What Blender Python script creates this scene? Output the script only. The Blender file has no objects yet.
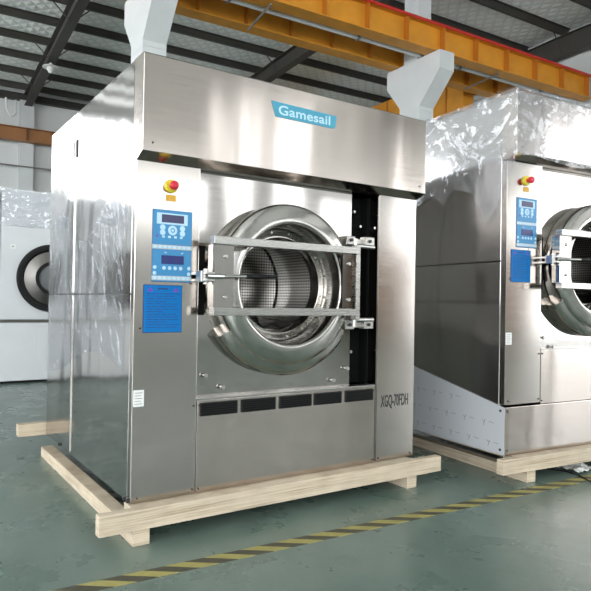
import bpy, bmesh, math, random
from mathutils import Vector, Matrix, noise
random.seed(7)
S = bpy.context.scene
COL = S.collection
ZF = 0.155                      # height of the machine bases above the floor
PI = math.pi

# ------------------------------------------------------------------ helpers
BR = Matrix.Rotation(math.radians(-2.5), 4, 'Z')   # the hall is turned 2.5 degrees against the washer

class MB:
    def __init__(s): s.bm = bmesh.new(); s.bev = False
    def box(s, x0, x1, y0, y1, z0, z1, bev=0.0, seg=2):
        vs = [s.bm.verts.new((x, y, z)) for x in (x0, x1) for y in (y0, y1) for z in (z0, z1)]
        fs = [(0,1,3,2),(4,6,7,5),(0,4,5,1),(2,3,7,6),(0,2,6,4),(1,5,7,3)]
        faces = [s.bm.faces.new([vs[i] for i in f]) for f in fs]
        if bev:
            s.bev = True
            ed = list({e for f in faces for e in f.edges})
            bmesh.ops.bevel(s.bm, geom=ed, offset=bev, segments=seg, profile=0.6, affect='EDGES')
        return s
    def prism(s, prof, a, b, axis='x', bev=0):
        """prof: 2D points; axis x -> (y,z), y -> (x,z), z -> (x,y)"""
        def P(p, t):
            return {'x': (t, p[0], p[1]), 'y': (p[0], t, p[1]), 'z': (p[0], p[1], t)}[axis]
        A = [s.bm.verts.new(P(p, a)) for p in prof]; B = [s.bm.verts.new(P(p, b)) for p in prof]
        n = len(prof); fs = [s.bm.faces.new(A[::-1]), s.bm.faces.new(B)]
        for i in range(n): fs.append(s.bm.faces.new((A[i], A[(i+1) % n], B[(i+1) % n], B[i])))
        bmesh.ops.recalc_face_normals(s.bm, faces=fs)
        if bev:
            s.bev = True
            ed = list({e for f in fs for e in f.edges})
            bmesh.ops.bevel(s.bm, geom=ed, offset=bev, segments=2, profile=0.6, affect='EDGES')
        return s
    def tube(s, pts, r, seg=12, cap=True):
        pts = [Vector(p) for p in pts]; rings = []
        rr = r if isinstance(r, (list, tuple)) else [r]*len(pts)
        ref = None
        for i, p in enumerate(pts):
            d = (pts[min(i+1, len(pts)-1)] - pts[max(i-1, 0)]).normalized()
            if ref is None:
                ref = Vector((0, 0, 1)) if abs(d.z) < 0.9 else Vector((1, 0, 0))
            u = d.cross(ref).normalized(); v = u.cross(d).normalized(); ref = v
            rings.append([s.bm.verts.new(p + (u*math.cos(2*PI*k/seg) + v*math.sin(2*PI*k/seg))*rr[i]) for k in range(seg)])
        fs = []
        for a, b in zip(rings, rings[1:]):
            for k in range(seg): fs.append(s.bm.faces.new((a[k], a[(k+1) % seg], b[(k+1) % seg], b[k])))
        if cap: fs += [s.bm.faces.new(rings[0][::-1]), s.bm.faces.new(rings[-1])]
        bmesh.ops.recalc_face_normals(s.bm, faces=fs)
        return s
    def lathe(s, prof, c, seg=96, a0=0, a1=2*PI, axis='y'):
        """profile (radius, offset along axis) turned about an axis through c"""
        full = abs(a1-a0-2*PI) < 1e-6; n = seg if full else seg+1
        cols = []
        for k in range(n):
            a = a0 + (a1-a0)*k/seg; ca, sa = math.cos(a), math.sin(a)
            if axis == 'y': cols.append([s.bm.verts.new((c[0]+r*ca, c[1]+t, c[2]+r*sa)) for r, t in prof])
            else: cols.append([s.bm.verts.new((c[0]+r*ca, c[1]+r*sa, c[2]+t)) for r, t in prof])
        fs = []
        for k in range(seg):
            A, B = cols[k], cols[(k+1) % n]
            for i in range(len(prof)-1): fs.append(s.bm.faces.new((A[i], A[i+1], B[i+1], B[i])))
        if not full and prof[0] == prof[-1]:
            s.bm.faces.new(cols[0][:-1]); s.bm.faces.new(cols[-1][:-1][::-1])
        bmesh.ops.remove_doubles(s.bm, verts=[v for c_ in cols for v in c_], dist=1e-6)
        return s
    def disc(s, c, r, y0, y1, seg=32, bev=0):
        """cylinder along y"""
        return s.tube([(c[0], y0, c[1]), (c[0], y1, c[1])], r, seg)
    def build(s, name, mat, parent=None, smooth=True, world=None, angle=32, solid=0):
        if world is not None: bmesh.ops.transform(s.bm, matrix=world, verts=s.bm.verts)
        bmesh.ops.recalc_face_normals(s.bm, faces=s.bm.faces) if not solid else None
        me = bpy.data.meshes.new(name); s.bm.to_mesh(me); s.bm.free()
        o = bpy.data.objects.new(name, me); COL.objects.link(o)
        me.materials.append(mat)
        if smooth:
            if s.bev:
                for p in me.polygons: p.use_smooth = False
            else:
                for p in me.polygons: p.use_smooth = True
                me.set_sharp_from_angle(angle=math.radians(angle))
        if parent: o.parent = parent
        return o

def tag(o, label, cat, group=None, kind=None):
    if label: o['label'] = label
    if cat: o['category'] = cat
    if group: o['group'] = group
    if kind: o['kind'] = kind
    return o
def thing(name, label, cat, loc=(0,0,0), rz=0, group=None):
    o = bpy.data.objects.new(name, None); COL.objects.link(o)
    o.location = loc; o.rotation_euler = (0, 0, rz); o.empty_display_size = 0.1
    return tag(o, label, cat, group)
def struct(o): o['kind'] = 'structure'; return o

def plate_hole(x0, x1, z0, z1, cx, cz, r, y0, y1, seg=96):
    m = MB(); bm = m.bm
    def outer(a):
        dx, dz = math.cos(a), math.sin(a); t = 1e9
        if dx > 1e-9: t = min(t, (x1-cx)/dx)
        if dx < -1e-9: t = min(t, (x0-cx)/dx)
        if dz > 1e-9: t = min(t, (z1-cz)/dz)
        if dz < -1e-9: t = min(t, (z0-cz)/dz)
        return cx+dx*t, cz+dz*t
    angs = sorted({round(2*PI*k/seg, 6) for k in range(seg)} | {round(math.atan2(z-cz, x-cx) % (2*PI), 6) for x in (x0, x1) for z in (z0, z1)})
    rows = []
    for a in angs:
        ox, oz = outer(a); ix, iz = cx+r*math.cos(a), cz+r*math.sin(a)
        rows.append([bm.verts.new(p) for p in ((ox, y0, oz), (ix, y0, iz), (ix, y1, iz), (ox, y1, oz))])
    n = len(rows)
    for i in range(n):
        A, B = rows[i], rows[(i+1) % n]
        for k in range(4): bm.faces.new((A[k], A[(k+1) % 4], B[(k+1) % 4], B[k]))
    return m

def text_mesh(name, txt, size, mat, parent, loc, sx=1.0, offset=0.0, ext=0.0006, track=1.0, align='LEFT', rotx=PI/2):
    cu = bpy.data.curves.new(name, 'FONT'); cu.body = txt; cu.size = size; cu.extrude = ext
    cu.offset = offset; cu.space_character = track; cu.align_x = align
    t = bpy.data.objects.new(name+'_tmp', cu); COL.objects.link(t)
    dg = bpy.context.evaluated_depsgraph_get(); me = bpy.data.meshes.new_from_object(t.evaluated_get(dg))
    bpy.data.objects.remove(t); me.name = name
    o = bpy.data.objects.new(name, me); COL.objects.link(o); me.materials.clear(); me.materials.append(mat)
    M = Matrix.Rotation(rotx, 4, 'X') @ Matrix.Diagonal((sx, 1, 1, 1))
    me.transform(Matrix.Translation(loc) @ M)
    o.parent = parent
    return o

# ---------------------------------------------------------------- materials
def newmat(name):
    m = bpy.data.materials.new(name); m.use_nodes = True
    nt = m.node_tree; b = nt.nodes['Principled BSDF']
    return m, nt, b
def simple(name, col, rough=0.5, metal=0.0, noise_amt=0.0, nscale=8, bump=0.0, bscale=60, emis=None, estr=0, spec=0.5):
    m, nt, b = newmat(name)
    b.inputs['Base Color'].default_value = (*col, 1); b.inputs['Roughness'].default_value = rough
    b.inputs['Metallic'].default_value = metal; b.inputs['Specular IOR Level'].default_value = spec
    tc = nt.nodes.new('ShaderNodeTexCoord')
    if noise_amt:
        n = nt.nodes.new('ShaderNodeTexNoise'); n.inputs['Scale'].default_value = nscale; n.inputs['Detail'].default_value = 5
        nt.links.new(tc.outputs['Object'], n.inputs['Vector'])
        r = nt.nodes.new('ShaderNodeMapRange'); r.inputs[1].default_value = .3; r.inputs[2].default_value = .7
        r.inputs[3].default_value = 1-noise_amt; r.inputs[4].default_value = 1+noise_amt*.6
        nt.links.new(n.outputs['Fac'], r.inputs[0])
        mx = nt.nodes.new('ShaderNodeVectorMath'); mx.operation = 'SCALE'; mx.inputs[0].default_value = col
        nt.links.new(r.outputs[0], mx.inputs['Scale']); nt.links.new(mx.outputs[0], b.inputs['Base Color'])
    if bump:
        n = nt.nodes.new('ShaderNodeTexNoise'); n.inputs['Scale'].default_value = bscale; n.inputs['Detail'].default_value = 3
        nt.links.new(tc.outputs['Object'], n.inputs['Vector'])
        bp = nt.nodes.new('ShaderNodeBump'); bp.inputs['Strength'].default_value = bump; bp.inputs['Distance'].default_value = .01
        nt.links.new(n.outputs['Fac'], bp.inputs['Height']); nt.links.new(bp.outputs[0], b.inputs['Normal'])
    if emis:
        b.inputs['Emission Color'].default_value = (*emis, 1); b.inputs['Emission Strength'].default_value = estr
    return m
def steel(name, col=(.50,.46,.425), rough=.3, aniso=.8, wave=.0, wscale=1.5, wstretch=(1,1,1)):
    m, nt, b = newmat(name)
    b.inputs['Metallic'].default_value = 1
    b.inputs['Anisotropic'].default_value = aniso
    tc = nt.nodes.new('ShaderNodeTexCoord')
    if aniso:
        cx = nt.nodes.new('ShaderNodeCombineXYZ'); cx.inputs[0].default_value = .02; cx.inputs[1].default_value = .02; cx.inputs[2].default_value = 1
        nt.links.new(cx.outputs[0], b.inputs['Tangent'])
    mp = nt.nodes.new('ShaderNodeMapping'); mp.inputs['Scale'].default_value = (1.5, 1.5, 60)
    nt.links.new(tc.outputs['Object'], mp.inputs['Vector'])
    n = nt.nodes.new('ShaderNodeTexNoise'); n.inputs['Scale'].default_value = 3; n.inputs['Detail'].default_value = 4
    nt.links.new(mp.outputs[0], n.inputs['Vector'])
    r = nt.nodes.new('ShaderNodeMapRange'); r.inputs[3].default_value = rough-.04; r.inputs[4].default_value = rough+.05
    nt.links.new(n.outputs['Fac'], r.inputs[0]); nt.links.new(r.outputs[0], b.inputs['Roughness'])
    b.inputs['Base Color'].default_value = (*col, 1)
    if wave:
        mp2 = nt.nodes.new('ShaderNodeMapping'); mp2.inputs['Scale'].default_value = wstretch
        nt.links.new(tc.outputs['Object'], mp2.inputs['Vector'])
        n2 = nt.nodes.new('ShaderNodeTexNoise'); n2.inputs['Scale'].default_value = wscale; n2.inputs['Detail'].default_value = 1.5
        nt.links.new(mp2.outputs[0], n2.inputs['Vector'])
        bp = nt.nodes.new('ShaderNodeBump'); bp.inputs['Strength'].default_value = 1; bp.inputs['Distance'].default_value = wave
        nt.links.new(n2.outputs['Fac'], bp.inputs['Height']); nt.links.new(bp.outputs[0], b.inputs['Normal'])
    return m

M = {}
M['steel'] = steel('brushed_steel', (.56,.495,.45), rough=.14, aniso=.55, wave=.006, wscale=2.2, wstretch=(1.6,1.6,.25))
M['steel_col'] = steel('brushed_steel_column', rough=.14, aniso=.5, wave=.003, wscale=1.5, wstretch=(1,1,.3))
M['steel_side'] = steel('sheet_steel_side', (.52,.50,.48), rough=.10, aniso=.3, wave=.005, wscale=2.4, wstretch=(1,1.5,.8))
M['steel_plate'] = steel('polished_plate', (.44,.41,.385), rough=.07, aniso=0, wave=.002, wscale=2)
M['steel_ring'] = steel('turned_steel', (.56,.53,.50), rough=.16, aniso=0, wave=.001, wscale=6)
M['steel_bar'] = steel('bar_steel', (.44,.425,.40), rough=.27, aniso=0)
M['steel_dark'] = steel('dark_gap_steel', (.18,.17,.16), rough=.35, aniso=0)
M['black'] = simple('black_plastic', (.007,.007,.007), .55, spec=.25)
M['blackgap'] = simple('matte_black_gap', (.004,.004,.004), .8, spec=.1)
M['bolt'] = simple('bolt_steel', (.5,.49,.47), .3, 1)
M['darkbolt'] = simple('black_screw', (.02,.018,.018), .4)
M['red'] = simple('red_button', (.55,.012,.03), .35)
M['yellow'] = simple('yellow_button_base', (.62,.5,.03), .4)
M['ylabel'] = simple('yellow_label', (.6,.33,.03), .5, noise_amt=.2, nscale=120)
M['stk_blue'] = simple('control_sticker_blue', (.035,.21,.42), .35)
M['stk_border'] = simple('control_sticker_border', (.04,.10,.22), .4)
M['stk_pale'] = simple('control_sticker_pale', (.42,.6,.72), .4)
M['stk_grey'] = simple('control_sticker_grey', (.42,.45,.47), .4)
M['lcd'] = simple('lcd_screen', (.03,.03,.09), .25)
M['lcd2'] = simple('lcd_screen_blue', (.012,.02,.13), .25)
M['warn_blue'] = simple('warning_label_blue', (.001,.135,.40), .5, spec=.2)
M['warn_ink'] = simple('warning_label_ink', (.003,.03,.13), .5)
M['purple'] = simple('purple_symbol', (.14,.03,.33), .4)
M['paper'] = simple('white_label', (.72,.72,.70), .6, noise_amt=.08, nscale=150)
M['ink'] = simple('black_ink', (.02,.02,.02), .6)
M['logo'] = simple('logo_plate_blue', (.05,.28,.40), .4)
M['logo_txt'] = simple('logo_letters', (.42,.62,.70), .4)
M['protect'] = None
M['white'] = simple('white_enamel', (.60,.61,.62), .4, noise_amt=.04, nscale=3)
M['wallpaint'] = simple('wall_panel_paint', (.66,.67,.66), .7, noise_amt=.05, nscale=.6)
M['conc'] = simple('column_paint', (.62,.63,.63), .6, noise_amt=.05, nscale=2)
M['dark_steel'] = simple('dark_roof_steel', (.045,.040,.034), .6, noise_amt=.15, nscale=3)
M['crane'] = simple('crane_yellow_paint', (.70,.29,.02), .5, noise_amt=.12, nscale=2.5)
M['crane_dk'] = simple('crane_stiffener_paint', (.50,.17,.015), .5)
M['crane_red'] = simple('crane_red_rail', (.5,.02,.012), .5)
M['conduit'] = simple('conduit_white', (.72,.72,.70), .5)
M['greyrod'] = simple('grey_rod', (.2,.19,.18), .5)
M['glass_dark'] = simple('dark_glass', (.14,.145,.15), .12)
M['crane_dim'] = simple('crane_yellow_dimmed', (.33,.145,.05), .55, noise_amt=.1, nscale=2)  # crane yellow darkened to brown, dimness of the far wall put into the colour
M['tape_y'] = None

def m_drum(name, cyl):
    m, nt, b = newmat(name)
    b.inputs['Metallic'].default_value = 1; b.inputs['Roughness'].default_value = .28
    tc = nt.nodes.new('ShaderNodeTexCoord'); v = nt.nodes.new('ShaderNodeTexVoronoi'); v.voronoi_dimensions = '2D'
    v.inputs['Scale'].default_value = 58; v.inputs['Randomness'].default_value = 0.0
    off = nt.nodes.new('ShaderNodeVectorMath'); off.operation = 'SUBTRACT'; nt.links.new(tc.outputs['Object'], off.inputs[0])
    off.inputs[1].default_value = (.785, 0, cyl)
    sp = nt.nodes.new('ShaderNodeSeparateXYZ'); nt.links.new(off.outputs[0], sp.inputs[0])
    cb = nt.nodes.new('ShaderNodeCombineXYZ')
    if 'back' in name:
        nt.links.new(sp.outputs[0], cb.inputs[0]); nt.links.new(sp.outputs[2], cb.inputs[1])
    else:
        a = nt.nodes.new('ShaderNodeMath'); a.operation = 'ARCTAN2'; nt.links.new(sp.outputs[2], a.inputs[0]); nt.links.new(sp.outputs[0], a.inputs[1])
        k = nt.nodes.new('ShaderNodeMath'); k.operation = 'MULTIPLY'; k.inputs[1].default_value = .335; nt.links.new(a.outputs[0], k.inputs[0])
        nt.links.new(k.outputs[0], cb.inputs[0]); nt.links.new(sp.outputs[1], cb.inputs[1])
    nt.links.new(cb.outputs[0], v.inputs['Vector'])
    r = nt.nodes.new('ShaderNodeValToRGB'); r.color_ramp.elements[0].position = .26; r.color_ramp.elements[1].position = .36
    r.color_ramp.elements[0].color = (.012,.012,.012,1); r.color_ramp.elements[1].color = (.50,.48,.46,1)
    nt.links.new(v.outputs['Distance'], r.inputs[0]); nt.links.new(r.outputs[0], b.inputs['Base Color'])
    return m

def m_wood():
    m, nt, b = newmat('plywood_timber')
    tc = nt.nodes.new('ShaderNodeTexCoord'); mp = nt.nodes.new('ShaderNodeMapping'); mp.inputs['Scale'].default_value = (1.2, 1.2, 55)
    nt.links.new(tc.outputs['Object'], mp.inputs['Vector'])
    n = nt.nodes.new('ShaderNodeTexNoise'); n.inputs['Scale'].default_value = 2.2; n.inputs['Detail'].default_value = 6; n.inputs['Roughness'].default_value = .65
    nt.links.new(mp.outputs[0], n.inputs['Vector'])
    r = nt.nodes.new('ShaderNodeValToRGB'); e = r.color_ramp.elements
    e[0].position = .3; e[0].color = (.38,.28,.18,1); e[1].position = .55; e[1].color = (.68,.57,.43,1)
    nt.links.new(n.outputs['Fac'], r.inputs[0])
    n2 = nt.nodes.new('ShaderNodeTexNoise'); n2.inputs['Scale'].default_value = 9; nt.links.new(tc.outputs['Object'], n2.inputs['Vector'])
    mx = nt.nodes.new('ShaderNodeMixRGB'); mx.blend_type = 'MULTIPLY'; mx.inputs[0].default_value = .35
    nt.links.new(r.outputs[0], mx.inputs[1]); nt.links.new(n2.outputs['Fac'], mx.inputs[2]); nt.links.new(mx.outputs[0], b.inputs['Base Color'])
    b.inputs['Roughness'].default_value = .75
    return m
M['wood'] = m_wood()

def m_floor():
    m, nt, b = newmat('green_epoxy_floor')
    tc = nt.nodes.new('ShaderNodeTexCoord')
    def ns(scale, det=5, rough=.6):
        n = nt.nodes.new('ShaderNodeTexNoise'); n.inputs['Scale'].default_value = scale; n.inputs['Detail'].default_value = det; n.inputs['Roughness'].default_value = rough
        nt.links.new(tc.outputs['Object'], n.inputs['Vector']); return n
    r = nt.nodes.new('ShaderNodeValToRGB'); e = r.color_ramp.elements
    e[0].position = .35; e[0].color = (.095,.142,.118,1); e[1].position = .68; e[1].color = (.148,.198,.170,1)
    nt.links.new(ns(1.7).outputs['Fac'], r.inputs[0])
    r2 = nt.nodes.new('ShaderNodeValToRGB'); e = r2.color_ramp.elements
    e[0].position = .56; e[0].color = (1,1,1,1); e[1].position = .74; e[1].color = (.5,.48,.45,1)
    nt.links.new(ns(5.5, 8, .7).outputs['Fac'], r2.inputs[0])
    mx = nt.nodes.new('ShaderNodeMixRGB'); mx.blend_type = 'MULTIPLY'; mx.inputs[0].default_value = .5
    nt.links.new(r.outputs[0], mx.inputs[1]); nt.links.new(r2.outputs[0], mx.inputs[2])
    nt.links.new(mx.outputs[0], b.inputs['Base Color'])
    rr = nt.nodes.new('ShaderNodeMapRange'); rr.inputs[3].default_value = .16; rr.inputs[4].default_value = .42
    nt.links.new(ns(3.3).outputs['Fac'], rr.inputs[0]); nt.links.new(rr.outputs[0], b.inputs['Roughness'])
    bp = nt.nodes.new('ShaderNodeBump'); bp.inputs['Strength'].default_value = .25; bp.inputs['Distance'].default_value = .004
    nt.links.new(ns(14, 4).outputs['Fac'], bp.inputs['Height']); nt.links.new(bp.outputs[0], b.inputs['Normal'])
    return m
M['floor'] = m_floor()

def m_tape():
    m, nt, b = newmat('hazard_tape')
    tc = nt.nodes.new('ShaderNodeTexCoord'); sp = nt.nodes.new('ShaderNodeSeparateXYZ'); nt.links.new(tc.outputs['Object'], sp.inputs[0])
    a = nt.nodes.new('ShaderNodeMath'); a.operation = 'MULTIPLY_ADD'; a.inputs[1].default_value = 1.5   # slanted bars
    nt.links.new(sp.outputs['Y'], a.inputs[0]); nt.links.new(sp.outputs['X'], a.inputs[2])
    d = nt.nodes.new('ShaderNodeMath'); d.operation = 'DIVIDE'; d.inputs[1].default_value = .166; nt.links.new(a.outputs[0], d.inputs[0])
    f = nt.nodes.new('ShaderNodeMath'); f.operation = 'FRACT'; nt.links.new(d.outputs[0], f.inputs[0])
    g = nt.nodes.new('ShaderNodeMath'); g.operation = 'GREATER_THAN'; g.inputs[1].default_value = .5; nt.links.new(f.outputs[0], g.inputs[0])
    n = nt.nodes.new('ShaderNodeTexNoise'); n.inputs['Scale'].default_value = 40; n.inputs['Detail'].default_value = 5; nt.links.new(tc.outputs['Object'], n.inputs['Vector'])
    y = nt.nodes.new('ShaderNodeMixRGB'); y.inputs[1].default_value = (.24,.22,.07,1); y.inputs[2].default_value = (.42,.36,.11,1); nt.links.new(n.outputs['Fac'], y.inputs[0])
    k = nt.nodes.new('ShaderNodeMixRGB'); k.inputs[1].default_value = (.035,.034,.022,1); k.inputs[2].default_value = (.085,.08,.05,1); nt.links.new(n.outputs['Fac'], k.inputs[0])
    mx = nt.nodes.new('ShaderNodeMixRGB'); nt.links.new(g.outputs[0], mx.inputs[0]); nt.links.new(k.outputs[0], mx.inputs[1]); nt.links.new(y.outputs[0], mx.inputs[2])
    nt.links.new(mx.outputs[0], b.inputs['Base Color']); b.inputs['Roughness'].default_value = .55
    return m
M['tape'] = m_tape()

def m_roof():
    m, nt, b = newmat('foil_roof_insulation')
    tc = nt.nodes.new('ShaderNodeTexCoord')
    def wave(rot):
        mp = nt.nodes.new('ShaderNodeMapping'); mp.inputs['Rotation'].default_value = (0, 0, rot)
        nt.links.new(tc.outputs['Object'], mp.inputs['Vector'])
        w = nt.nodes.new('ShaderNodeTexWave'); w.inputs['Scale'].default_value = 1.15; w.inputs['Distortion'].default_value = 1.2
        nt.links.new(mp.outputs[0], w.inputs['Vector']); return w
    a, c = wave(.75), wave(-.75)
    mn = nt.nodes.new('ShaderNodeMath'); mn.operation = 'MINIMUM'
    nt.links.new(a.outputs['Fac'], mn.inputs[0]); nt.links.new(c.outputs['Fac'], mn.inputs[1])
    n = nt.nodes.new('ShaderNodeTexNoise'); n.inputs['Scale'].default_value = 7; n.inputs['Detail'].default_value = 6; nt.links.new(tc.outputs['Object'], n.inputs['Vector'])
    ad = nt.nodes.new('ShaderNodeMath'); ad.operation = 'MULTIPLY_ADD'; ad.inputs[1].default_value = .5
    nt.links.new(n.outputs['Fac'], ad.inputs[0]); nt.links.new(mn.outputs[0], ad.inputs[2])
    r = nt.nodes.new('ShaderNodeValToRGB'); e = r.color_ramp.elements
    e[0].position = .2; e[0].color = (.74,.74,.72,1); e[1].position = .6; e[1].color = (.90,.90,.87,1)
    nt.links.new(ad.outputs[0], r.inputs[0]); nt.links.new(r.outputs[0], b.inputs['Base Color'])
    b.inputs['Roughness'].default_value = .6
    bp = nt.nodes.new('ShaderNodeBump'); bp.inputs['Strength'].default_value = .35; bp.inputs['Distance'].default_value = .05
    nt.links.new(ad.outputs[0], bp.inputs['Height']); nt.links.new(bp.outputs[0], b.inputs['Normal'])
    return m
M['roof'] = m_roof()

def m_film(name, base_t=.72, tint=(.92,.93,.95), bs=9, bd=.03, rough=.08, milk=.12):
    m, nt, b = newmat(name); nt.nodes.remove(b)
    out = nt.nodes['Material Output']
    tr = nt.nodes.new('ShaderNodeBsdfTransparent'); tr.inputs[0].default_value = (*tint, 1)
    gl = nt.nodes.new('ShaderNodeBsdfGlossy'); gl.inputs['Roughness'].default_value = rough; gl.inputs[0].default_value = (.95,.95,.97,1)
    df = nt.nodes.new('ShaderNodeBsdfDiffuse'); df.inputs[0].default_value = (.75,.76,.78,1)
    tc = nt.nodes.new('ShaderNodeTexCoord')
    n = nt.nodes.new('ShaderNodeTexNoise'); n.inputs['Scale'].default_value = bs; n.inputs['Detail'].default_value = 4; n.inputs['Distortion'].default_value = 1.2
    nt.links.new(tc.outputs['Object'], n.inputs['Vector'])
    bp = nt.nodes.new('ShaderNodeBump'); bp.inputs['Distance'].default_value = bd; nt.links.new(n.outputs['Fac'], bp.inputs['Height'])
    nt.links.new(bp.outputs[0], gl.inputs['Normal'])
    m1 = nt.nodes.new('ShaderNodeMixShader'); m1.inputs[0].default_value = milk
    nt.links.new(tr.outputs[0], m1.inputs[1]); nt.links.new(df.outputs[0], m1.inputs[2])
    m2 = nt.nodes.new('ShaderNodeMixShader'); m2.inputs[0].default_value = 1-base_t
    nt.links.new(m1.outputs[0], m2.inputs[1]); nt.links.new(gl.outputs[0], m2.inputs[2])
    nt.links.new(m2.outputs[0], out.inputs[0])
    return m
M['film'] = m_film('clear_plastic_film', .93, bs=4, bd=.012, rough=.07, milk=.14)
M['film_thin'] = m_film('thin_plastic_film', .93, bs=7, bd=.03, rough=.12, milk=.02)

def m_protect():
    m, nt, b = newmat('printed_protective_film')
    b.inputs['Base Color'].default_value = (.44,.45,.47,1); b.inputs['Roughness'].default_value = .4
    return m
M['protect'] = m_protect()
def m_win(name, strn, col=(.93,.97,1.0)):
    m, nt, b = newmat(name); nt.nodes.remove(b)
    e = nt.nodes.new('ShaderNodeEmission'); e.inputs[0].default_value = (*col, 1); e.inputs[1].default_value = strn
    nt.links.new(e.outputs[0], nt.nodes['Material Output'].inputs[0]); return m
M['daylight'] = m_win('daylit_and_fill_panes', 8.5)
M['daylight_soft'] = m_win('frosted_daylit_panes', 4.0)
M['daylight_door'] = m_win('daylit_door', 5.5)
M['wframe'] = simple('window_frame_paint', (.3,.31,.32), .5)

# ------------------------------------------------------------------ the hall
FLOOR = struct(MB().box(-17, 15.6, -14.5, 22.5, -.12, 0).build('floor', M['floor'], world=BR, smooth=False))
EZ = 8.53 + ZF; YW = 22.0; RID = 8.0; SL = .03; YF = -14.0
def roofz(y): return EZ + SL*(YW-y) if y >= RID else EZ + SL*(YW-RID) - SL*(RID-y)
RP = [(YF, roofz(YF)), (RID, roofz(RID)), (YW, EZ)]
struct(MB().prism(RP + [(y, z+.12) for y, z in RP[::-1]], -16.5, 15.6, 'x').build('ceiling', M['roof'], world=BR, smooth=False))

def wall_openings(name, a0, a1, z0, z1, holes, t0, t1, along):
    """wall as boxes around rectangular openings (a,b,zlo,zhi), sorted along the wall"""
    m = MB()
    def bx(p, q, zl, zh):
        if q-p < 1e-4 or zh-zl < 1e-4: return
        m.box(p, q, t0, t1, zl, zh) if along == 'x' else m.box(t0, t1, p, q, zl, zh)
    cur = a0
    for (p, q, zl, zh) in sorted(holes):
        bx(cur, p, z0, z1); bx(p, q, z0, zl); bx(p, q, zh, z1); cur = q
    bx(cur, a1, z0, z1)
    return struct(m.build(name, M['wallpaint'], world=BR, smooth=False))
WH = 9.3
back_w = [(-6.15, -3.4, 5.3, 8.2), (-6.95, -6.25, 4.2, 8.2), (-9.6, -7.05, 3.0, 8.2), (-16, -10.2, 3.3, 8.2)]
front_w = [(-15.8, -11, 1.0, 7.6), (-10.4, -5.6, 1.0, 7.6), (-5.0, -.2, 1.0, 7.6), (3.4, 8.0, 3.1, 4.8), (8.5, 9.6, 3.1, 7.4), (10.4, 11.6, 3.1, 7.4), (12.2, 14.0, 3.1, 4.8)]  # first three windows added out of view to light the roof and back wall
right_w = [(-12.4, -7.0, 0.0, 6.8), (-5.5, 1.0, 4.6, 6.6), (-13.6, -12.5, 3.0, 5.0)]
left_fill_w = [(-13, -6, 1.0, 7.0), (-5, 2, 1.0, 7.0), (3, 10, 1.0, 7.0), (11, 18, 1.0, 7.0)]  # unseen windows added on this wall to brighten the roof and back wall
wall_openings('wall_back', -16.5, 15.6, 0, EZ+.02, back_w, YW, YW+.2, 'x')
wall_openings('wall_front', -16.5, 15.6, 0, roofz(YF)+.02, front_w, YF-.2, YF, 'x')
wall_openings('wall_left', YF, YW, 0, EZ+.4, left_fill_w, -16.7, -16.5, 'y')
wall_openings('wall_right', YF, YW, 0, EZ+.4, right_w, 15.3, 15.5, 'y')
wi = 0
def win(p, q, zl, zh, t, along, mat, name='window'):
    """a framed opening with mullions and a glowing pane set in the middle of the wall"""
    global wi; wi += 1
    f = MB(); w = .06
    def bx(m, a, b, c, d, th):
        m.box(a, b, t-th, t+th, c, d) if along == 'x' else m.box(t-th, t+th, a, b, c, d)
    for a, b, c, d in ((p, q, zl, zl+w), (p, q, zh-w, zh), (p, p+w, zl+w, zh-w), (q-w, q, zl+w, zh-w)): bx(f, a, b, c, d, .05)
    n = max(2, round((q-p)/1.1))
    for i in range(1, n): x = p+(q-p)*i/n; bx(f, x-.025, x+.025, zl+w, zh-w, .04)
    bx(f, p+w, q-w, (zl+zh)/2-.02, (zl+zh)/2+.02, .035)
    fr = struct(f.build('%s_%d' % (name, wi), M['wframe'], world=BR, smooth=False))
    g = MB(); bx(g, p+w*.5, q-w*.5, zl+w*.5, zh-w*.5, .008)
    g.build('pane', mat, fr, world=BR, smooth=False)
for h in back_w: win(*h, YW+.1, 'x', M['daylight'])
for h in front_w: win(*h, YF-.1, 'x', M['daylight'] if h[0] < 0 else M['daylight_soft'])
for h in left_fill_w: win(*h, -16.6, 'y', M['daylight'])
win(*right_w[0], 15.4, 'y', M['daylight_door'], 'door')
win(*right_w[1], 15.4, 'y', M['daylight'])
win(*right_w[2], 15.4, 'y', M['daylight_door'])

# roof steel: rafters, purlins, eave beam
tn = 0
def trim(m, mat=None):
    global tn; tn += 1
    return struct(m.build('trim_%d' % tn, mat or M['dark_steel'], world=BR, smooth=False))
PH = .20
for k in range(-8, 16):
    y = 19.9 - 1.42*k
    if y < YF+.3: break
    z = roofz(y)
    m = MB().box(-16.4, 15.2, y-.012, y+.012, z-PH, z-.001)
    m.box(-16.4, 15.2, y+.012, y+.075, z-PH, z-PH+.014).box(-16.4, 15.2, y-.07, y-.012, z-.016, z-.002)
    if y < YW-.3: trim(m)
def rafter(bx, depth=.46, wf=.13):
    m = MB()
    for (ya, yb) in ((YF+.02, RID), (RID, YW-.05)):
        za, zb = roofz(ya)-PH-.004, roofz(yb)-PH-.004
        m.prism([(ya, za), (yb, zb), (yb, zb-.02), (ya, za-.02)], bx-wf, bx+wf, 'x')
        m.prism([(ya, za-.02), (yb, zb-.02), (yb, zb-depth+.02), (ya, za-depth+.02)], bx-.012, bx+.012, 'x')
        m.prism([(ya, za-depth+.02), (yb, zb-depth+.02), (yb, zb-depth), (ya, za-depth)], bx-wf, bx+wf, 'x')
    # fly braces to every second purlin
    for k in range(0, 15, 2):
        y = 19.9-1.42*k+.05; z = roofz(y)-PH+.02
        if y < RID+.2 : break
        for s in (-1, 1): m.tube([(bx+s*.07, y, z-depth+.06), (bx+s*.48, y, z-.0)], .016, 6)
    trim(m)
for bx in (-10.1, -3.8, 2.52, 8.82): rafter(bx)
rafter(15.05, .62, .10)
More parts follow.
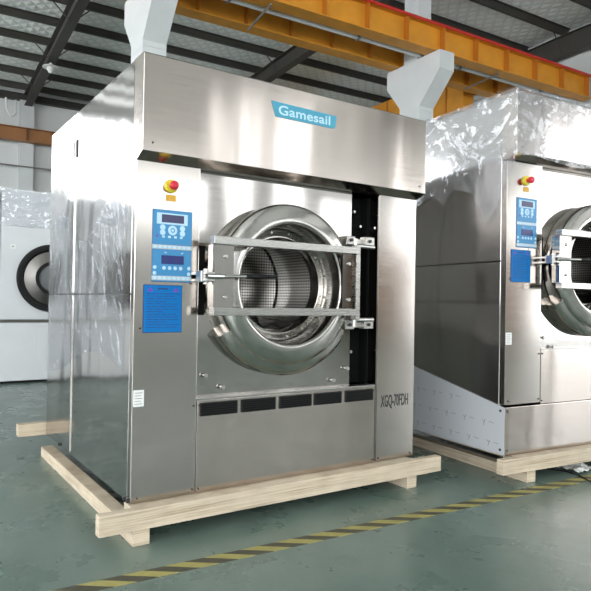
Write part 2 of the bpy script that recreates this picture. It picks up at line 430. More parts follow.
trim(MB().box(-16.4, 15.2, YW-.16, YW-.02, EZ-.42, EZ-PH-.02).box(-16.4, 15.2, YW-.24, YW-.02, EZ-.44, EZ-.42).box(-16.4, 15.2, YW-.24, YW-.02, EZ-.215, EZ-.2))
# wall columns at the back
for bx in (2.5, 8.8, -3.7 + .1, -9.9):
    trim(MB().box(bx-.24, bx+.24, YW-.32, YW-.005, 0, EZ-.46), M['conc'])

# girders of the crane runways
def girder(name, label, y0, y1, z0, z1, x0, x1, rail=True, pitch=1.09, ph=.0, group='crane runway girders', mb=None):
    g = thing(name, label, 'crane girder', BR @ Vector(((x0+x1)/2, (y0+y1)/2, z0)), 0, group)
    W = Matrix.Translation(-g.location) @ BR
    yc = (y0+y1)/2
    MB().box(x0, x1, yc-.008, yc+.008, z0+.018, z1-.018).box(x0, x1, y0, y1, z0, z0+.018).box(x0, x1, y0, y1, z1-.018, z1).build('beam', mb or M['crane'], g, world=W, smooth=False)
    k = 0
    n0 = math.ceil((x0+.1-ph)/pitch)
    m = None
    while True:
        x = ph+pitch*(n0+k); k += 1
        if x > x1-.05: break
        MB().box(x-.008, x+.008, y0+.02, y1-.02, z0+.018, z1-.018).build('stiffener', mb or M['crane_dk'], g, world=W, smooth=False)
    if rail:
        r = MB().box(x0, x1, yc-.035, yc+.035, z1, z1+.06).box(x0, x1, y0-.004, y0+.012, z1-.045, z1+.02)
        x = x0+.2
        while x < x1: r.box(x-.03, x+.03, yc-.1, yc+.1, z1, z1+.03); x += .55
        r.build('rail', M['crane_red'], g, world=W, smooth=False)
    return g
GZ = 6.64+ZF
girder('crane_girder', 'amber crane runway girder with red top rail, nearest of the girders overhead', 7.62, 7.98, GZ, GZ+.62, -3, 15.0, True, ph=6.12-1.09*3)
girder('crane_girder', 'amber crane girder behind the red railed one, running along the far ends of the brackets', 8.86, 9.20, GZ, GZ+.55, -3, 15.0, False, ph=.62)
girder('crane_girder', 'brown looking crane girder running along the far wall behind the dryer', YW-.72, YW-.38, 6.50+ZF, 6.98+ZF, -3.6, 15.0, False, ph=.25, mb=M['crane_dim'])

# concrete columns with corbels carrying the runway
def corbel_column(bx, label):
    g = thing('bracket_column', label, 'column', BR @ Vector((bx+.22, 8.5, 0)), 0, 'bracket columns carrying the girders')
    W = Matrix.Translation(-g.location) @ BR
    MB().box(bx, bx+.45, 8.16, 8.85, 0, 5.42+ZF, .01).build('shaft', M['conc'], g, world=W, smooth=False)
    MB().prism([(8.16, 5.42+ZF), (8.16, 5.52+ZF), (7.51, 6.22+ZF), (7.51, GZ-.004), (9.34, GZ-.004), (9.34, 6.2+ZF), (8.85, 5.62+ZF), (8.85, 5.42+ZF)], bx, bx+.45, 'x', .008).build('bracket', M['conc'], g, world=W, smooth=False)
    MB().box(bx+.02, bx+.43, 8.26, 8.74, GZ-.004, roofz(8.5)-PH-.5).build('upper_shaft', M['conc'], g, world=W, smooth=False)
    return g
corbel_column(9.11, 'white column with flared bracket rising between the two washers')
corbel_column(2.53, 'white column with flared bracket above left corner of the near washer')

# conduit running between the girders
g = thing('conduit_pipe', 'pale conduit pipe running under the red railed crane girder', 'pipe', BR @ Vector((6, 8.1, GZ)))
W = Matrix.Translation(-g.location) @ BR
MB().tube([(-3, 8.185, GZ+.075), (15.0, 8.185, GZ+.075)], .06, 14).build('pipe', M['conduit'], g, world=W)
for x in (-1.5, 1.2, 4.2, 7.3, 10.4, 13.4):
    MB().box(x-.02, x+.02, 7.981, 8.25, GZ+.0, GZ+.014).box(x-.02, x+.02, 8.11, 8.125, GZ+.0, GZ+.15).build('clip', M['greyrod'], g, world=W, smooth=False)
# diagonal braces between the two girders
for x, lab in ((4.95, 'thin grey brace rod between the two crane girders, above the logo plate'), (11.4, 'thin grey brace rod between the two crane girders, right of the flared bracket')):
    o = MB().tube([(x+.1, 9.0, GZ-.024), (x-.05, 7.75, GZ-.024)], .022, 8).build('brace_rod', M['greyrod'], world=BR)
    tag(o, lab, 'rod')

# travelling bridge of the crane, spanning to the far wall
g = thing('crane_bridge', 'deep amber crane bridge beam spanning towards the far wall', 'crane bridge', BR @ Vector((12.2, 15, 6.2)))
W = Matrix.Translation(-g.location) @ BR
MB().box(12.0, 12.4, 9.55, YW-.9, 6.30+ZF, 7.42+ZF).build('box_girder', M['crane'], g, world=W, smooth=False)
y = 10.2
while y < YW-1.2:
    MB().box(11.975, 12.0, y-.03, y+.03, 6.32+ZF, 7.40+ZF).build('stiffener', M['crane_dk'], g, world=W, smooth=False); y += 1.3
MB().box(11.7, 12.7, 8.88, 9.5, GZ+.551, GZ+.80).box(12.0, 12.4, 9.4, 9.56, GZ+.2, GZ+.80).build('end_truck', M['crane_dk'], g, world=W, smooth=False)

# conduit and lamp on the far side
o = MB().tube([(-3, YW-.36, 5.66+ZF), (15, YW-.36, 5.60+ZF)], .03, 8).build('conduit_pipe', M['greyrod'], world=BR)
tag(o, 'thin grey conduit running level along the far wall above the dryer', 'pipe')
g = thing('ceiling_lamp', 'round white lamp hung under the left dark rafter', 'lamp', BR @ Vector((2.52, 17.2, 8.3)))
W = Matrix.Translation(-g.location) @ BR
zl = roofz(17.2)-PH-.464
MB().tube([(2.52, 17.2, zl), (2.52, 17.2, zl-.05)], .03, 10).build('stem', M['conduit'], g, world=W)
MB().lathe([(.0, 0), (.07, 0), (.09, -.03), (.23, -.08), (.24, -.11), (.22, -.112), (.0, -.09)], (2.52, 17.2, zl-.04), 32, axis='z').build('lamp_shade', M['conduit'], g, world=W)
MB().lathe([(.0, 0), (.09, 0), (.10, -.1), (.06, -.18), (.0, -.2)], (2.52, 17.2, zl-.12), 24, axis='z').build('bulb', M['paper'], g, world=W)
o = MB().tube([(1.75, YW-.30, 8.12), (1.75, YW-.62, 8.10), (1.78, YW-.66, 7.70), (1.92, YW-.66, 7.45), (2.08, YW-.6, 7.60), (2.1, YW-.4, 8.14)], .04, 8).build('wall_hook', M['conduit'], world=BR)
tag(o, 'curved white pipe loop hanging beside the far wall column top', 'pipe')

# ------------------------------------------------------------------ washers
def control_panel(root, x0, x1, z0, z1, xw0, xw1, zw0, zw1, glare=False):
    """blue membrane keypad in two halves and the blue notice under it"""
    H = z1-z0; W = x1-x0
    def U(u): return x0+W*u
    def V(v): return z0+H*v
    pn = MB().box(x0, x1, -.0030, .0004, z0, z1, .001).build('control_panel', M['stk_border'], root)
    MB().box(U(.015), U(.985), -.0042, -.0022, V(.52), V(.995)).box(U(.015), U(.985), -.0042, -.0022, V(.01), V(.45)).build('keypad', M['stk_blue'], pn)
    MB().box(U(.10), U(.88), -.0052, -.0040, V(.80), V(.955), .0008).build('bezel', M['stk_pale'], pn)
    MB().box(U(.22), U(.78), -.0062, -.0050, V(.825), V(.935)).build('screen', M['lcd'], pn)
    MB().box(U(.23), U(.79), -.0062, -.0040, V(.25), V(.37)).build('screen', M['lcd2'], pn)
    def btn(u, v, r):
        MB().lathe([(0, -.0060), (W*r*.88, -.0058), (W*r, -.0040)], (U(u), 0, V(v)), 20).build('button', M['stk_pale'], pn)
    for u in (.25, .75):
        for v in (.755, .685): btn(u, v, .07)
    MB().lathe([(W*.055, -.0060), (W*.11, -.0060), (W*.118, -.0040)], (U(.5), 0, V(.72)), 28).build('dial_ring', M['stk_pale'], pn)
    btn(.5, .72, .034)
    for u in (.27, .42, .57, .72): MB().box(U(u-.035), U(u+.035), -.0058, -.0040, V(.612), V(.642), .001).build('button', M['stk_pale'], pn)
    for u in (.30, .44, .58, .72): btn(u, .195, .046)
    for u in (.07, .93):
        for v in (.20, .12): btn(u, v, .046)
    MB().tube([(U(.30), -.0045, V(.415)), (U(.36), -.0045, V(.402))], .0022, 6).build('tick_mark', M['stk_pale'], pn)
    MB().tube([(U(.72), -.0045, V(.402)), (U(.78), -.0045, V(.415))], .0022, 6).build('tick_mark', M['stk_pale'], pn)
    for v in (.485, .055):
        MB().box(U(.0), U(1), -.0048, -.0030, V(v-.03), V(v+.03)).build('icon_strip', M['stk_grey'], pn)
        for i in range(8): MB().box(U(.03+i*.12), U(.03+i*.12+.085), -.0056, -.0046, V(v-.018), V(v+.018)).build('icon', M['stk_pale'], pn)
    MB().prism([(U(.07), V(.62)), (U(.15), V(.62)), (U(.11), V(.66))], -.0056, -.0040, 'y').build('warning_mark', M['purple'], pn)
    # notice
    W2, H2 = xw1-xw0, zw1-zw0
    nb = MB().box(xw0, xw1, -.0026, .0004, zw0, zw1, .0012).build('notice_label', M['warn_ink'], root)
    nb['label'] = 'bright blue notice label with rows of small print'
    MB().box(xw0+W2*.02, xw1-W2*.02, -.0034, -.0020, zw0+H2*.015, zw1-H2*.015).build('label_face', M['warn_blue'], nb)
    m = MB(); random.seed(3)
    for i in range(14):
        z = zw1-H2*(.19+i*.054)
        a = xw0+W2*.08
        while a < xw1-W2*.2:
            l = W2*random.uniform(.08, .22); b_ = min(a+l, xw1-W2*.08)
            m.box(a, b_, -.0042, -.0032, z, z+H2*.014); a = b_+W2*.025
            if i % 4 == 3 and a > xw0+W2*.5: break
    m.box(xw0+W2*.35, xw0+W2*.62, -.0042, -.0032, zw1-H2*.10, zw1-H2*.065)
    m.build('print', M['warn_ink'], nb)
    for u in (.17, .83):
        MB().prism([(xw0+W2*(u-.07), zw1-H2*.14), (xw0+W2*(u+.07), zw1-H2*.14), (xw0+W2*u, zw1-H2*.045)], -.0044, -.0032, 'y').build('warning_mark', M['purple'], nb)

def bolt(root, x, z, y, r=.009, l=.03, mat=None, name='bolt'):
    MB().lathe([(0, -l), (r*.9, -l), (r, -l+.003), (r, -l+.012), (r*.55, -l+.012), (r*.55, 0), (0, 0)], (x, y, z), 12).build(name, mat or M['bolt'], root)

def washer(name, label, loc, rz, P):
    root = thing(name, label, 'washing machine', loc, rz, 'industrial washers on skids')
    W, D, H = 1.69, 1.62, P['H']
    zh, zc = P['hood_z'], P['col_z']            # hood lip bottom, column top
    cb = P['col_bottom']; cx, cz = .785, P['ring_z']
    GAP = .0035
    # side, back and top sheets
    ys = [.04, 1.03, D]; zs = [0, P['seam_z'], H]
    for sx, xa, xb in ((-1, 0, .02), (1, W-.02, W)):
        for i in range(2):
            for j in range(2):
                MB().box(xa, xb, ys[i]+GAP, ys[i+1]-GAP, zs[j]+GAP, zs[j+1]-GAP, .0015, 1).build('side_panel', M['steel_side'] if sx < 0 else M['steel_side'], root)
    MB().box(.02, W-.02, D-.02, D, 0, H).build('rear_panel', M['steel_side'], root)
    MB().box(.02, W-.02, .04, D-.02, H-.02, H-.002).build('top_panel', M['steel_side'], root)
    MB().box(.021, W-.021, .06, D-.021, .002, .03).box(.0215, .03, .13, D-.03, .03, H-.03).box(W-.03, W-.0215, .13, D-.03, .03, H-.03).build('inner_frame', M['steel_dark'], root)
    for z0_, z1_ in ((.02, zs[1]-.01), (zs[1]+.01, H-.01)):
        MB().box(-.005, -.0002, 1.012, 1.020, z0_, z1_).build('seam_strip', M['steel_ring'], root)
    for y_ in (.985, 1.04): MB().box(-.006, -.0002, y_-.006, y_+.006, H-.26, H-.16, .001).build('seam_clip', M['darkbolt'], root)
    # hood
    p = .071
    hd = MB().prism([(-p, zh+.018), (-.006, zh-.008), (.05, zh-.008), (.05, H), (-p+.006, H), (-p, H-.006)], .0, W, 'x', .0015).build('hood', M['steel'], root, angle=20)
    for x in (.045, W-.045): bolt(hd, x, zh+.055, -p, .0045, .004, M['darkbolt'], 'screw')
    # left control column and right column
    cc = MB().box(0, .304, 0, .0385, cb, zc, .002).build('control_column', M['steel_col'], root)
    rc = MB().box(1.405, W, 0, .0385, cb, zc, .002).build('front_column', M['steel_col'], root)
    MB().box(1.398, 1.404, .004, .076, cb+.01, zc-.01).build('column_return', M['steel_plate'], root)
    # deep black gaps behind
    # lower panel
    lz = P['lower_z']; l0 = P['low0']
    lp = MB().box(.3085, 1.3905, 0, .06, l0, lz-.008, .0015).build('lower_panel', M['steel'], root)
    MB().box(.3085, 1.3905, .0, .065, lz-.0075, lz, .001).build('ledge', M['steel_bar'], lp)
    if P['vents']:
        for a, b_ in ((.323, .518), (.540, .734), (.757, .954), (.973, 1.151), (1.179, 1.374)):
            v = MB().box(a, b_, -.007, .001, .352, .414, .002).build('vent', M['black'], lp)
            m = MB()
            for i in range(5): m.box(a+.008, b_-.008, -.010, -.006, .359+i*.0105, .363+i*.0105)
            m.build('louvre', M['blackgap'], v)
    for x in (.32, 1.378): bolt(lp, x, lz-.03, 0, .005, .004, M['darkbolt'], 'screw'); bolt(lp, x, l0+.02, 0, .005, .004, M['darkbolt'], 'screw')
    for x in (.03, .29): bolt(cc, x, cb+.022, 0, .005, .004, M['darkbolt'], 'screw')
    bolt(cc, .29, P['lower_z']-.03, 0, .005, .004, M['darkbolt'], 'screw')
    for x in (1.42, 1.665): bolt(rc, x, cb+.022, 0, .005, .004, M['darkbolt'], 'screw')
    bolt(cc, .03, P['notice'][2]+.02, 0, .005, .004, M['darkbolt'], 'screw')
    if P['base']:
        # bottom plinth sheet with printed film on its side
        MB().box(-.005, W, -.016, .02, .0, .284, .002).build('base_panel', M['steel'], root)
        for x in (.01, 1.66):
            for z in (.03, .262): bolt(root, x, z, -.016, .006, .004, M['darkbolt'], 'screw')
        fp = MB().prism([(-.010, .0), (1.6, .0), (1.6, .60), (.83, .448), (.0, .285), (-.010, .285)], -.009, -.006, 'x').build('protective_film', M['protect'], root)
        fp['label'] = 'pale grey protective film with rows of faint printing on the lower side'
        m = MB(); random.seed(5)
        for r_ in range(5):
            y = .03+.04*(r_ % 2)
            while y < 1.5:
                z = .06+r_*.118
                if z < .255+y*.185:
                    X = (-.0098, -.0088, 'x')
                    m.prism([(y, z), (y+.042, z+.003), (y+.042, z+.006), (y, z+.003)], *X)
                    m.prism([(y+.070, z+.012), (y+.086, z-.026), (y+.089, z-.025), (y+.074, z+.013)], *X)
                    m.prism([(y+.078, z-.006), (y+.098, z+.008), (y+.100, z+.011), (y+.078, z-.002)], *X)
                y += .165
        m.build('print', M['greyrod'], fp)['kind'] = 'stuff'
        for y in (.02,):
            for z in (.03, .262): MB().tube([(-.013, y, z), (-.008, y, z)], .008, 12).build('screw', M['darkbolt'], fp)
    else:
        for y in (.02, .06, 1.25): MB().tube([(-.010, y, .012), (.0, y, .012)], .009, 12).build('screw', M['darkbolt'], root)
        for z in (P['seam_z']-.03, P['seam_z']+.03): MB().tube([(-.003, .07, z), (.0, .07, z)], .005, 10).build('screw', M['darkbolt'], root)
    # door plate with round hole, black slot on the right
    pl = plate_hole(.31, 1.245, lz, zh-.01, cx, cz, .392, .05, .062).build('door_plate', M['steel_plate'], root, smooth=False)
    MB().box(1.246, 1.404, .14, .144, lz, zh-.02).build('gap_backing', M['blackgap'], root)  # black sheet put in for the darkness inside the gap
    MB().box(1.385, 1.398, .078, .14, lz, zh-.02).box(1.246, 1.250, .062, .14, lz, zh-.02).build('gap_liner', M['blackgap'], root)
    for x, z in ((1.30, lz+.97), (1.345, lz+.89), (1.29, lz+.18)): bolt(root, x, z, .14, .008, .05)
    dz = cz-.975
    for x, z in ((.364,.534),(.455,.475),(1.215,.53),(1.12,.471)): bolt(pl, x, z+dz*.9, .05, .011, .028)
    # drip shroud below the ring, ring, throat, flange
    MB().lathe([(.39, .049), (.448, .049), (.456, .030), (.455, -.012), (.448, -.022), (.420, -.034), (.395, -.042), (.39, .049)], (cx, 0, cz), 72, math.radians(214), math.radians(326)).build('drip_shroud', M['steel_ring'], root, angle=50)
    MB().lathe([(.392, .062), (.400, .05), (.402, -.030), (.399, -.041), (.391, -.049), (.370, -.057), (.335, -.067), (.315, -.0715), (.305, -.070), (.299, -.063), (.296, -.05), (.293, .0)], (cx, 0, cz), 128).build('door_ring', M['steel_ring'], root, angle=60)
    MB().lathe([(.293, .0), (.290, .04), (.286, .075), (.283, .078)], (cx, 0, cz), 96).build('throat', M['steel_bar'], root, angle=50)
    fl = MB().lathe([(.283, .078), (.280, .062), (.262, .058), (.255, .052), (.244, .052), (.240, .060), (.238, .12), (.262, .13)], (cx, 0, cz), 96).build('drum_flange', M['steel_ring'], root, angle=45)
    for i in range(16):
        a = 2*PI*(i+.5)/16; bolt(fl, cx+.270*math.cos(a), cz+.270*math.sin(a), .061, .006, .006)
    dr = MB().lathe([(.262, .13), (.300, .135), (.335, .16), (.335, .60)], (cx, 0, cz), 96).build('drum', m_drum('perforated_drum', cz), root, angle=40)
    MB().lathe([(.335, .60), (.325, .615), (.22, .62), (.20, .605), (.06, .60), (0, .60)], (cx, 0, cz), 96).build('drum_back', m_drum('perforated_back', cz), dr, angle=40)
    for a in (80, 200, 320):
        a = math.radians(a); ca, sa = math.cos(a), math.sin(a)
        m = MB(); pr = [(.335, -.05), (.25, -.012), (.25, .012), (.335, .05)]
        m.prism([(cx+r_*ca-t*sa, cz+r_*sa+t*ca) for r_, t in pr], .17, .60, 'y').build('lifter', M['steel_bar'], dr)
    # swinging door carrier: two bars, end plates, hinges, latch
    fr = MB().box(.312, 1.150, -.142, -.100, cz+.167, cz+.203, .002).build('door_bar', M['steel_bar'], root)
    MB().box(.312, 1.150, -.142, -.100, cz-.153, cz-.117, .002).build('door_bar', M['steel_bar'], root)
    zb0, zb1 = cz-.117, cz+.167
    lpz = MB().prism([(.322, zb0), (.424, zb0), (.424, zb1), (.322, zb1)], -.118, -.104, 'y').box(.322, .336, -.104, -.062, zb0, zb1).build('latch_plate', M['steel_plate'], root, smooth=False)
    for z in (cz-.07, cz+.115): bolt(lpz, .382, z, -.118, .009, .010)
    rpz = MB().box(1.056, 1.118, -.118, -.104, zb0, zb1).box(1.104, 1.118, -.104, -.05, zb0, zb1).build('hinge_plate', M['steel_plate'], root, smooth=False)
    for z in (cz-.07, cz+.115): bolt(rpz, 1.095, z, -.118, .009, .010)
    MB().box(1.138, 1.166, -.128, -.085, cz-.175, cz+.217, .002).build('hinge_post', M['steel_bar'], root)
    for z, s in ((cz+.245, 1), (cz-.205, -1)):
        h = MB().box(1.125, 1.185, -.060, .05, z-.022, z+.024, .003).box(1.25, 1.315, -.065, -.02, z-.020, z+.026, .003)
        h.prism([(1.18, -.06), (1.26, -.035), (1.26, -.02), (1.18, -.04)], z-.012, z+.012, 'z')
        h.box(1.262, 1.275, -.02, .14, z-.015, z+.015)
        h = h.build('hinge', M['steel_bar'], root)
        MB().tube([(1.15, -.10, z-.03*s), (1.30, -.075, z-.03*s)], .011, 12).tube([(1.15, -.104, z-.05*s), (1.15, -.104, z+.005*s)], .012, 12).build('hinge_pin', M['bolt'], h)
        for x in (1.155, 1.282): bolt(h, x, z+.003, -.062 if x < 1.2 else -.065, .009, .008, M['darkbolt'])
    MB().box(.302, .350, .030, .049, cz-.155, cz+.17).build('latch_slot', M['blackgap'], root)
    lt = MB().box(.278, .322, -.13, .002, cz+.030, cz+.042, .002).box(.278, .322, -.13, .002, cz+.0, cz+.012, .002).box(.262, .286, -.115, -.06, cz-.004, cz+.046, .004)
    lt.tube([(.300, -.085, cz-.012), (.300, -.085, cz+.056)], .011, 14)
    lt = lt.build('latch', M['bolt'], root)
    hb = MB().tube([(.29, -.128, cz+.022), (.36, -.150, cz+.022)], .012, 12).tube([(.35, -.148, cz+.022), (.475, -.152, cz+.026)], .0075, 12).build('latch_handle', M['bolt'], root)
    MB().tube([(.47, -.152, cz+.026), (.63, -.155, cz+.030)], [.0105, .009], 12).build('grip', M['black'], hb)
    # emergency stop and stickers
    ex, ez = P['estop']
    es = MB().lathe([(0, -.014), (.026, -.014), (.030, -.008), (.030, 0)], (ex, 0, ez), 32).build('stop_button', M['yellow'], root)
    MB().lathe([(0, -.056), (.012, -.056), (.018, -.050), (.0205, -.042), (.0195, -.036), (.012, -.030), (.012, -.012)], (ex, 0, ez), 32).build('button_cap', M['red'], es)
    MB().box(ex-.022, ex+.025, -.002, .0003, ez-.066, ez-.038).build('stop_label', M['ylabel'], root)
    control_panel(root, *P['ctl'], *P['notice'])
    lx, lzz = P['label']
    lb = MB().box(lx, lx+.048, -.002, .0003, lzz, lzz+.072).build('rating_label', M['paper'], root)
    m = MB()
    for i in range(5): m.box(lx+.006, lx+.040-.006*(i % 2), -.0028, -.0018, lzz+.01+i*.012, lzz+.013+i*.012)
    m.build('print', M['greyrod'], lb)
    return root

P1 = dict(H=1.95, hood_z=1.509, col_z=1.499, col_bottom=.0, ring_z=.975, seam_z=.912, lower_z=.434, low0=.0, vents=True, base=False,
          ctl=(.077, .266, .968, 1.291), notice=(.041, .224, .742, .955), estop=(.160, 1.398), label=(.005, .421))
w1 = washer('industrial_washer', 'stainless steel industrial washer with blue logo plate and row of black vents', (0, 0, ZF), 0, P1)
# logo plate and model letters on the near washer
lgp = MB().prism([(.664, 1.789), (1.018, 1.789), (1.027, 1.797), (1.036, 1.856), (.638, 1.862)], -.0745, -.070, 'y', .0008).build('logo_plate', M['logo'], w1)
text_mesh('logo_text', 'Gamesail', .064, M['logo_txt'], lgp, (.676, -.0747, 1.803), sx=1.32, offset=.0011, track=1.04)
text_mesh('model_text', 'XGQ-70FDH', .094, M['ink'], w1, (1.437, -.0004, .305), sx=.405, offset=.001, track=1.0)

P2 = dict(H=2.155, hood_z=1.770, col_z=1.755, col_bottom=.296, ring_z=1.150, seam_z=1.155, lower_z=.625, low0=.286, vents=False, base=True,
          ctl=(.080, .254, 1.240, 1.542), notice=(.038, .205, 1.030, 1.226), estop=(.158, 1.647), label=(-.0+.004, .655))
M2 = (2.171, -.268, math.radians(-5.56))
w2 = washer('industrial_washer', 'stainless steel industrial washer at the right edge, hood wrapped in crumpled clear plastic', (M2[0], M2[1], ZF), M2[2], P2)

# ---- crumpled plastic film
def film_sheet(name, f, nu, nv, mat, parent, amp=.012, scale=5, seed=0, solid=True):
    bm = bmesh.new(); g = []
    for i in range(nu+1):
        row = []
        for j in range(nv+1):
            p, n = f(i/nu, j/nv)
            p = Vector(p); n = Vector(n)
            q = p*scale+Vector((seed, seed*1.7, 0))
            d = abs(noise.noise(q))*1.2 + .6*abs(noise.noise(q*2.3)) + .35*abs(noise.noise(q*5.1))
            row.append(bm.verts.new(p+n*amp*d))
        g.append(row)
    for i in range(nu):
        for j in range(nv): bm.faces.new((g[i][j], g[i+1][j], g[i+1][j+1], g[i][j+1]))
    me = bpy.data.meshes.new(name); bm.to_mesh(me); bm.free(); me.materials.append(mat)
    for p in me.polygons: p.use_smooth = True
    o = bpy.data.objects.new(name, me); COL.objects.link(o); o.parent = parent
    return o
def wrap2(u, v):
    """front of hood, round the corner and back along the left side"""
    L1, L2 = 1.72, 1.66; t = u*(L1+L2)
    z1 = 2.168
    if t < L1: p = (1.70-t, -.076); n = (0, -1, 0); z0 = 1.765+.012*math.sin(t*9)
    else: s = t-L1; p = (-.006, -.076+s); n = (-1, 0, 0); z0 = 1.60-.05*math.sin(s*7+.5)-.17*max(0, 1-abs(s-.22)/.13)-.10*max(0, 1-abs(s-.62)/.10)+(.17-s*1.2 if s < .14 else 0)
    return (p[0], p[1], z0+(z1-z0)*v), n
film_sheet('plastic_wrap', wrap2, 240, 46, M['film'], w2, .014, 4, 3)
def wrap2t(u, v): return (-.006+1.71*u, -.08+1.7*v, 2.160), (0, 0, 1)
film_sheet('plastic_wrap', wrap2t, 60, 60, M['film'], w2, .030, 5, 9)
def wrap1(u, v):
    y = .12+1.50*u; z0 = .52+.10*math.sin(y*3)
    return (-.003, y, z0+(1.30+.10*math.sin(y*6)-z0)*v), (-1, 0, 0)
fs = film_sheet('plastic_wrap', wrap1, 110, 80, M['film_thin'], w1, .007, 4.2, 5)

# ------------------------------------------------------------------ skids
def skid(name, label, loc, rz, x0, x1, back, runners, yb=1.63):
    r = thing(name, label, 'wooden skid', loc, rz, 'timber skids under the washers')
    MB().box(x0, x1, -.082, -.033, .066, .153, .004).build('front_beam', M['wood'], r)
    for a, b_ in runners:
        MB().box(a, b_, -.080, yb+.07, .0, .0655, .004).build('runner', M['wood'], r)
        q = .14 if a < .5 else 0
        MB().box(a+q, b_+q, .061, yb+.07, .066, .152, .003).build('spacer_rail', M['wood'], r)
    MB().box(x0+.15, x1-.19, -.0325, .06, .066, .152, .003).build('cross_beam', M['wood'], r)
    MB().box(back[0], back[1], yb, yb+.075, .1525, .1525+.078, .004).build('rear_beam', M['wood'], r)
    return r
skid('wooden_skid', 'pale timber skid carrying the near washer with logo plate', (0, 0, 0), 0, -.157, 1.842, (-.165, 1.85), ((-.012, .062), (1.572, 1.645)))
skid('wooden_skid', 'pale timber skid carrying the plastic wrapped washer at the right', (M2[0], M2[1], 0), M2[2], -.092, 1.83, (-.05, 1.8), ((.108, .180), (1.5, 1.575)))
# a thin wood packer in the shade on the left face of the second skid's long rail is its spacer rail

# ------------------------------------------------------------------ floor things
o = thing('hazard_tape', 'yellow and black hazard tape stuck across the green floor', 'floor tape', (.0, -.364, 0.0), math.radians(-2.63))
t_ = MB().box(-1.2, 3.1, -.040, .040, 0, .0016).build('tape', M['tape'], o, smooth=False)
pts = [(2.60, -.15, .006), (2.64, -.19, .006), (2.66, -.27, .006), (2.692, -.333, .006), (2.68, -.43, .006), (2.62, -.53, .006), (2.60, -.60, .006), (2.66, -.72, .006), (2.8, -.86, .006)]
o = MB().tube(pts, .0045, 8).build('power_cord', M['black']); tag(o, 'thin black cord lying on the floor across the hazard tape at right', 'cord')
# crumpled sheet beneath the right skid
bm = bmesh.new(); g = []
random.seed(11)
for i in range(15):
    row = []
    for j in range(11):
        x, y = i*.024, j*.02
        row.append(bm.verts.new((x+random.uniform(-.006, .006), y+random.uniform(-.006, .006), .002+.04*abs(noise.noise(Vector((x*11, y*11, 2)))) + .012*random.random())))
    g.append(row)
for i in range(14):
    for j in range(10): bm.faces.new((g[i][j], g[i+1][j], g[i+1][j+1], g[i][j+1]))
me = bpy.data.meshes.new('crumpled_sheet'); bm.to_mesh(me); bm.free(); me.materials.append(M['paper'])
o = bpy.data.objects.new('crumpled_sheet', me); COL.objects.link(o); o.location = (2.715, -.41, .0); me.transform(Matrix.Diagonal((.55, .85, .9, 1)))
tag(o, 'crumpled white plastic sheet on the floor under the right skid', 'plastic sheet')

# ------------------------------------------------------------------ dryers in the background
def dryer(label, x0, x1, y0, depth=1.5, wrap=True):
    r = thing('tumble_dryer', label, 'tumble dryer', ((x0+x1)/2, y0+depth/2, 0), 0, 'white tumble dryers at the back')
    W = Matrix.Translation(-r.location); cx = x0+.59; T = 2.36; cz = 1.135+ZF
    MB().box(x0+.04, x1-.04, y0+.05, y0+depth-.05, 0, .03).build('plinth', M['black'], r, world=W)
    MB().box(x0, x1, y0+.012, y0+depth, .03, T, .006).build('cabinet', M['white'], r, world=W)
    MB().box(x0+.004, x1-.004, y0, y0+.012, .78, T-.45, .002).build('front_panel', M['white'], r, world=W)
    MB().box(x0+.004, x1-.004, y0, y0+.012, T-.445, T-.002, .002).build('top_panel', M['white'], r, world=W)
    MB().box(x0+.004, x1-.004, y0, y0+.012, .035, .735, .002).build('lint_door', M['white'], r, world=W)
    MB().box(x0+.002, x1-.002, y0-.004, y0+.01, .74, .776).build('trim_strip', M['steel_dark'], r, world=W)
    dd = MB().lathe([(.415, .0), (.42, -.03), (.405, -.055), (.36, -.06), (.335, -.045), (.33, -.02)], (cx, y0, cz), 72).build('door', M['black'], r, world=W, angle=50)
    MB().lathe([(.33, -.02), (.20, -.045), (.19, -.05)], (cx, y0, cz), 64).build('door_dish', M['steel_dark'], dd, world=W)
    MB().lathe([(.205, -.04), (.205, -.07), (.165, -.07), (.16, -.045)], (cx, y0, cz), 64).build('window_gasket', M['black'], dd, world=W)
    MB().lathe([(.165, -.05), (.08, -.06), (0, -.065)], (cx, y0, cz), 48).build('glass', M['glass_dark'], dd, world=W)
    MB().box(x0+.10, x0+.16, y0-.004, y0, 1.63, 1.69, .001).build('label', M['paper'], r, world=W)
    MB().tube([(x0+.13, y0-.01, 1.66), (x0+.13, y0-.004, 1.66)], .008, 10).build('lock', M['darkbolt'], r, world=W)
    MB().box(cx-.155, cx-.05+.25, y0-.006, y0, .17, .69, .002).build('hatch', M['white'], r, world=W)
    if wrap:
        def f(u, v):
            t = u*(x1-x0+.6)
            if t < .6: p = (x0-.004, y0+.6-t); n = (-1, 0, 0)
            else: p = (x0+t-.6, y0-.004); n = (0, -1, 0)
            return (p[0]-r.location.x, p[1]-r.location.y, 1.93+.03*math.sin(t*5)+(T+.01-1.93)*v), n
        film_sheet('plastic_wrap', f, 110, 30, M['film'], r, .03, 6, x0)
    return r
dryer('white tumble dryer with black ringed door, behind the left side of the near washer', .285, 1.62, 5.5)
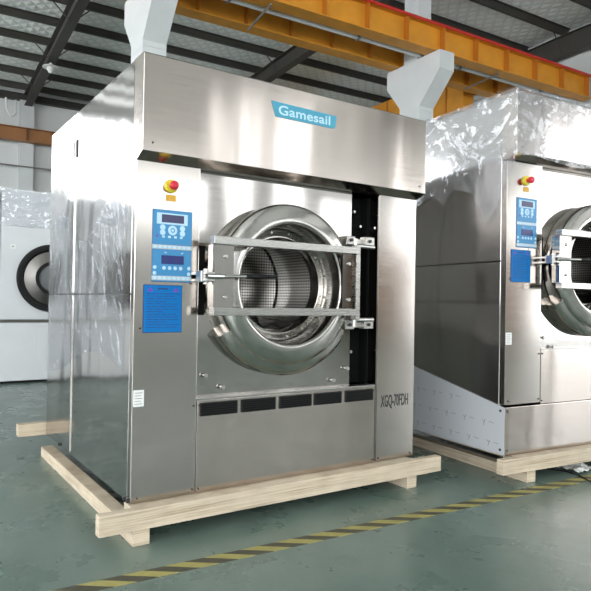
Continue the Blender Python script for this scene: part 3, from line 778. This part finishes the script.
dryer('white tumble dryer wrapped in plastic, mostly out of frame at the far left', -1.12, .215, 5.5)
d3 = dryer('white tumble dryer standing left of the other two, seen only in reflection', -2.55, -1.25, 5.5)

# dark crate added out of view behind the camera, to darken the steel's reflection
g = thing('reflection_crate', 'tall brown crate added unseen in the hall corner to darken reflections', 'crate', BR @ Vector((14.1, -13.2, 0)))
W = Matrix.Translation(-g.location) @ BR
M['crate'] = simple('crate_board', (.16,.095,.055), .8, noise_amt=.2, nscale=5)
MB().box(13.15, 15.1, -13.85, -12.62, .10, 2.9).build('body', M['crate'], g, world=W, smooth=False)
for z in (.25, 1.45, 2.65): MB().box(13.11, 13.149, -13.85, -12.60, z, z+.12).build('batten', M['crate'], g, world=W, smooth=False)
for y in (-13.8, -12.8): MB().box(13.2, 15.0, y, y+.1, 0, .099).build('skid_bar', M['crate'], g, world=W, smooth=False)

# ------------------------------------------------------------------ light, camera
w = bpy.data.worlds.new('world'); S.world = w; w.use_nodes = True
w.node_tree.nodes['Background'].inputs[0].default_value = (.75, .85, 1, 1); w.node_tree.nodes['Background'].inputs[1].default_value = .6

cd = bpy.data.cameras.new('camera'); co = bpy.data.objects.new('camera', cd); COL.objects.link(co)
yaw, pit, rol = math.radians(33.94625), math.radians(.61518), math.radians(.94562)
f = Vector((math.sin(yaw)*math.cos(pit), math.cos(yaw)*math.cos(pit), math.sin(pit)))
r = Vector((math.cos(yaw), -math.sin(yaw), 0)); u = r.cross(f)
r2 = r*math.cos(rol)+u*math.sin(rol); u2 = -r*math.sin(rol)+u*math.cos(rol)
co.matrix_world = Matrix(((r2.x, u2.x, -f.x, -.9196), (r2.y, u2.y, -f.y, -2.6223), (r2.z, u2.z, -f.z, .8878+ZF), (0, 0, 0, 1)))
cd.sensor_width = 36; cd.lens = 36*619.17/591; cd.clip_start = .02; cd.clip_end = 200
S.camera = co
S.view_settings.view_transform = 'Standard'; S.view_settings.look = 'None'; S.view_settings.gamma = 1
S.view_settings.use_curve_mapping = False
S.view_settings.exposure = 0.12
